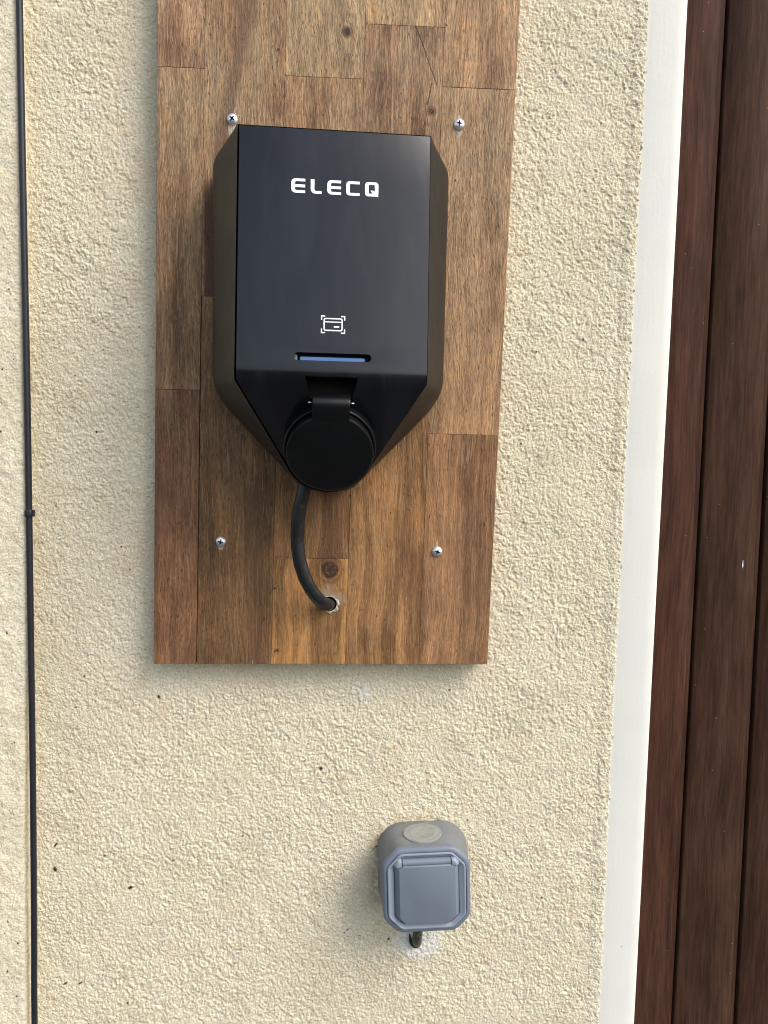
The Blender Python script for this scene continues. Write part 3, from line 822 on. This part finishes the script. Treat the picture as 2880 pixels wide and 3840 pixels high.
# card reader pictogram
ib = bmesh.new(); sc = .0403; IX, IZ = CX, 81.6
I_ = lambda P: [(IX + px * sc, IZ + pz * sc) for px, pz in P]
flat_ring(ib, I_(rr(-162, 162, -110, 110, 34)), I_(rr(-141, 141, -89, 89, 12)))
flat(ib, I_([(-142, 34), (142, 34), (142, 51), (-142, 51)]), .14, .1)
flat(ib, I_(rr(10, 106, -50, -24, 12, 4)), .12, .1)
for sx in (-1, 1):
    for sz in (-1, 1):
        P = [(205, 150), (205, 78), (195, 70), (185, 78), (185, 130), (140, 130), (130, 140), (140, 150)]
        P = [(x * sx, z * sz) for x, z in P]
        flat(ib, I_(P), .12, .1)
o = from_bm('card_pictogram', ib, M_PRINT); o.parent = ch

# socket collar, cap and its hinge tab (built in the cap's own tilted frame)
TILT = R(29)
capf = Matrix.Translation((.0, -.0790, -.0040)) @ Matrix.Rotation(TILT, 4, 'X')
def lathe(prof, n=72):
    return [[(r / 1000 * math.cos(2 * math.pi * q / n), -h / 1000, r / 1000 * math.sin(2 * math.pi * q / n)) for q in range(n)] for r, h in prof]
def tf(bm, M): bmesh.ops.transform(bm, matrix=M, verts=bm.verts[:]); return bm
bm = tf(loft_bm(lathe([(33.0, -26), (33.2, -3.4), (33.0, -2.2), (32.6, -1.7), (31.6, -1.7), (31.3, -2.2), (31.2, -4)]), False, True), capf)
o = from_bm('socket_collar', bm, M_CAP); smooth_by_angle(o, 30); o.parent = ch
bm = tf(loft_bm(lathe([(30.4, -3), (30.8, .8), (31.0, 4.4), (30.7, 5.3), (30.1, 5.8), (29.0, 6.0), (.5, 6.25)]), True, True), capf)
cap = from_bm('socket_cap', bm, M_CAP); smooth_by_angle(cap, 30); cap.parent = ch
# tab: profile in the YZ plane of the cap frame swept across its width
prof = [(22, 5.95), (28, 6.05), (32, 6.1), (36.5, 6.1), (39.2, 5.6), (41.0, 4.2), (41.9, 2.2), (42.0, -.5), (41.6, -6), (39.4, -6), (39.8, -.5), (39.6, 1.6), (38.6, 2.9), (36.5, 3.5), (30, 3.5), (22, 3.5)]
rings = []
for xx in (-12.9, -12.5, -11.8, 11.8, 12.5, 12.9):
    ins = {12.9: .45, 12.5: .12, 11.8: 0}[abs(xx)]
    rings.append([(xx / 1000, -(h - (ins if h > 3.6 else -ins if False else 0)) / 1000, (u - (ins if u > 41 else 0)) / 1000) for u, h in prof])
bm = tf(loft_bm(rings), capf)
o = from_bm('hinge_tab', bm, M_CAP); smooth_by_angle(o, 40); o.parent = cap
# steel hinge pin ends
for x0, x1 in ((-.0158, -.0134), (.0134, .0158)):
    o = from_bm('hinge_pin', tf(tube_bm([(x0, .0005, .0372), (x1, .0005, .0372)], .0005, 10), capf), M_SCREW, smooth=True); o.parent = cap

# ------------------------------------------------------------------ power cable of the charger
def power_cable():
    P = [(-33.0, -46, -14), (-34.5, -46, -31), (-38.8, -45, -50), (-40.6, -43.5, -68), (-39.6, -42.5, -86), (-35.8, -41, -102), (-30.0, -38, -115), (-24.0, -33.5, -124), (-18.6, -27, -129.8), (-15.8, -19, -131.8), (-15.2, -11, -132.0)]
    pts = spline([(x / 1000, y / 1000, ZE + z / 1000) for x, y, z in P], 8)
    # slightly flattened sheath with a soft ridge along it
    rings = []; n = len(pts); seg = 28; up = Vector((0, -1, 0))
    for i, p in enumerate(pts):
        t = (pts[min(i + 1, n - 1)] - pts[max(i - 1, 0)]).normalized(); s = t.cross(up); s.normalize(); u = s.cross(t).normalized(); up = u
        rg = []
        for k in range(seg):
            a = 2 * math.pi * k / seg
            r = .0053 * (1 + .045 * math.cos(3 * (a - .5)) + .075 * math.exp(-((math.sin((a - 1.5) / 2)) / .16) ** 2) + .012 * math.sin(i * .9 + 2 * a))
            rg.append(p + (s * math.cos(a) + u * math.sin(a)) * r)
        rings.append(rg)
    o = from_bm('power_cable', loft_bm(rings), M_CABLE, smooth=True)
    tag(o, 'thick black power cable curving from under the charger into the hole in the board', 'cable')
power_cable()

# ------------------------------------------------------------------ thin cable in the corner, with its clip
def thin_cable():
    t = empty('corner_cable', (-.2595, -.0175, ZE - .3)); tag(t, 'thin black cable running upright in the corner beside the pier', 'cable')
    P = [(-262.5, -1380), (-262.8, -700), (-262.6, -500), (-261.6, -420), (-260.4, -290), (-260.0, -180), (-259.6, -60), (-259.4, 55), (-259.8, 200), (-260.0, 335), (-260, 480), (-260, 900)]
    pts = spline([(x / 1000, -.0165, ZE + z / 1000) for x, z in P], 10)
    o = from_bm('sheath', tube_bm(pts, .00255, 14), M_THIN, smooth=True); child(o, t)
    z0, z1 = -63.4, -57.8; x = -259.5
    rings = [[((x + r * math.cos(a) * 1.05) / 1000, (-16.5 + r * math.sin(a)) / 1000, ZE + z / 1000) for a in [2 * math.pi * q / 16 for q in range(16)]] for r, z in ((2.5, z0), (3.3, z0 + .1), (3.45, z0 + .5), (3.45, z1 - .5), (3.3, z1 - .1), (2.5, z1))]
    bm = loft_bm(rings); box_bm((x + .5) / 1000, (x + 4.3) / 1000, -.0182, -.0150, ZE + (z0 + .3) / 1000, ZE + (z1 - .3) / 1000, bm)
    o = from_bm('clip', bm, M_THIN); smooth_by_angle(o, 40); child(o, t)
thin_cable()

# ------------------------------------------------------------------ grey outdoor socket
def outdoor_socket():
    t = empty('outdoor_socket', (.0702, -.0002, ZE - .3678)); t.rotation_euler = (0, R(-2.6), 0)
    tag(t, 'grey surface-mounted outdoor power socket with closed lid below the board', 'power socket')
    def octo(hx, hz, c, r=.28, n=4, zoff=0.0):
        """octagon with softened corners; half sizes and corner cut in mm"""
        V = [(hx, hz - c), (hx - c, hz), (-hx + c, hz), (-hx, hz - c), (-hx, -hz + c), (-hx + c, -hz), (hx - c, -hz), (hx, -hz + c)]
        P = []
        for i in range(8):
            p, a, b = Vector(V[i]), Vector(V[i - 1]), Vector(V[(i + 1) % 8])
            la, lb = (a - p), (b - p); k = min(la.length, lb.length) * r
            s, e = p + la.normalized() * k, p + lb.normalized() * k
            for q in range(n):
                u = q / (n - 1); P.append(((1 - u) ** 2 * s + 2 * u * (1 - u) * p + u * u * e))
        return [(v.x, v.y + zoff) for v in P]
    def lay(h, c, y, r=.28, zo=0.0, hz=None): return [(x / 1000, y / 1000, z / 1000) for x, z in octo(h, hz or h, c, r, zoff=zo)]
    bm = loft_bm([lay(39.2, 14, 0.5, .42), lay(39.4, 14, -1, .42), lay(39.0, 14, -12, .42), lay(38.4, 14, -14, .42), lay(37.2, 13.5, -28, .4), lay(35.6, 13, -34.5, .38), lay(34.8, 12.6, -35.2, .36)])
    o = from_bm('back_box', bm, M_GREY); smooth_by_angle(o, 24); o.parent = t
    # dark shadow gap then the front frame
    bm = loft_bm([lay(35.2, 12.4, -34.0), lay(36.0, 12.4, -35.8), lay(36.6, 12.4, -36.6), lay(36.7, 12.4, -39.6), lay(36.2, 12.3, -40.8), lay(35.2, 12.0, -41.6), lay(34.0, 11.6, -41.9), lay(33.3, 11.3, -41.8), lay(33.1, 11.3, -40.0)])
    o = from_bm('front_frame', bm, M_BLUE); smooth_by_angle(o, 30); o.parent = t
    # inner pale frame ring, standing slightly proud of a fine joint
    def ring_mesh(profile, mat, name):
        rings = [[(x / 1000, y / 1000, z / 1000) for x, z in octo(hx, hz, c, .18, zoff=zo)] for hx, hz, c, zo, y in profile]
        o = from_bm(name, loft_bm(rings, False, True), mat); smooth_by_angle(o, 28); o.parent = t; return o
    o = ring_mesh([(32.6, 32.8, 11.0, 0, -40.1), (32.6, 32.8, 11.0, 0, -42.4), (32.2, 32.4, 10.8, 0, -43.0), (31.4, 31.6, 10.4, 0, -43.1), (28.2, 29.6, 7.8, 0, -41.4), (27.4, 29.0, 7.2, 0, -41.2), (27.2, 28.8, 7.1, 0, -39.9)], M_LIGHTG, 'inner_frame')
    # lid: chamfered frustum with its hinge roll on top
    P0 = [(-26.6, 22.0), (-26.6, -21.5), (-20.0, -28.2), (20.0, -28.2), (26.6, -21.5), (26.6, 22.0), (20.2, 24.0), (20.2, 28.6), (-20.2, 28.6), (-20.2, 24.0)]
    P1 = [(-22.8, 21.2), (-22.8, -20.6), (-17.8, -25.8), (17.8, -25.8), (23.6, -20.0), (23.6, 21.2), (19.9, 23.0), (19.9, 23.2), (-19.9, 23.2), (-19.9, 23.0)]
    A_ = [(x / 1000, -.0390, z / 1000) for x, z in P0]; B_ = [(x / 1000, -.0416, z / 1000) for x, z in P0]; C_ = [(x / 1000, -.0462, z / 1000) for x, z in P1]
    o = from_bm('lid', loft_bm([A_, B_, C_]), M_LID); bevel(o, .00045, 2, 20); bake(o); smooth_by_angle(o, 30); o.parent = t; lid = o
    rl = tube_bm([(-.0199, -.0428, .0258), (.0199, -.0428, .0258)], .0031, 20)
    o = from_bm('hinge_roll', rl, M_LID); smooth_by_angle(o, 40); o.parent = lid
    for sgn in (-1, 1):
        Q0 = [(20.6, 28.9), (20.6, 22.8), (26.9, 21.0), (27.6, 24.5), (24.2, 29.0)]
        Q1 = [(20.7, 27.4), (20.7, 23.2), (24.6, 22.4), (25.4, 24.2), (23.0, 27.2)]
        bm = loft_bm([[(sgn * x / 1000, -.0400, z / 1000) for x, z in Q0], [(sgn * x / 1000, -.0425, z / 1000) for x, z in Q0], [(sgn * x / 1000, -.0458, z / 1000) for x, z in Q1]])
        o = from_bm('hinge_ear', bm, M_LIGHTG); bevel(o, .0005, 2, 20); bake(o); smooth_by_angle(o, 35); o.parent = t
    # knock-out membrane on the top face
    n = 48
    def el(r, z, cx_=-1.0, cy_=-16.5): return [((cx_ + r * math.cos(2 * math.pi * q / n)) / 1000, (cy_ + r * .86 * math.sin(2 * math.pi * q / n)) / 1000, z / 1000) for q in range(n)]
    bm = loft_bm([el(16.6, 36.5), el(16.6, 38.75), el(16.2, 39.2), el(15.4, 39.25), el(11.5, 39.0), el(10.6, 39.25), el(9.8, 39.0), el(.4, 39.0)])
    tf(bm, Matrix.Translation((0, 0, .0003)) @ Matrix.Rotation(R(4.0), 4, 'X') @ Matrix.Translation((0, 0, .0006)))
    o = from_bm('knockout_disc', bm, mat_plain('aged_membrane', lin(134, 136, 130), .7, .25, nscale=110, var=.10, bump=.4, bscale=500, bdist=.0003, dirt=(lin(128, 126, 98), 120, .50, .5))); smooth_by_angle(o, 30); o.parent = t
outdoor_socket()

# ------------------------------------------------------------------ feed cable of the socket, entering the wall through mortar
def feed():
    t = empty('socket_feed_cable', (.067, -.006, ZE - .44)); tag(t, 'short dark grey cable bending from under the grey socket into the wall', 'cable')
    P = [(67.6, -9.0, -402), (67.4, -9.5, -412), (67.0, -9.6, -424), (66.6, -8.0, -433), (66.4, -3.0, -439), (66.4, 4.0, -441)]
    pts = spline([(x / 1000, y / 1000, ZE + z / 1000) for x, y, z in P], 6)
    o = from_bm('sheath', tube_bm(pts, .0043, 18), mat_plain('dirty_dark_sheath', (.045, .046, .036, 1), .45, .45, nscale=220, var=.6, bump=.8, bscale=380, bdist=.0008, dirt=(lin(120, 118, 100), 300, .56, .5)), smooth=True); child(o, t)
    # broken conduit lip hooked round it
    Q = [(60.4, -3.2, -431.5), (60.7, -4.4, -434.5), (61.6, -4.8, -438.0), (63.4, -4.6, -441.2), (66.2, -4.2, -442.8), (69.2, -4.0, -441.5), (71.0, -3.2, -438.5)]
    pts = spline([(x / 1000, y / 1000, ZE + z / 1000) for x, y, z in Q], 5)
    rad = [.0005 + .0011 * math.sin(math.pi * min(1, (i + .6) / len(pts))) for i in range(len(pts))]
    o = from_bm('conduit_lip', tube_bm(pts, rad, 10), M_CABLE, smooth=True); child(o, t)
feed()
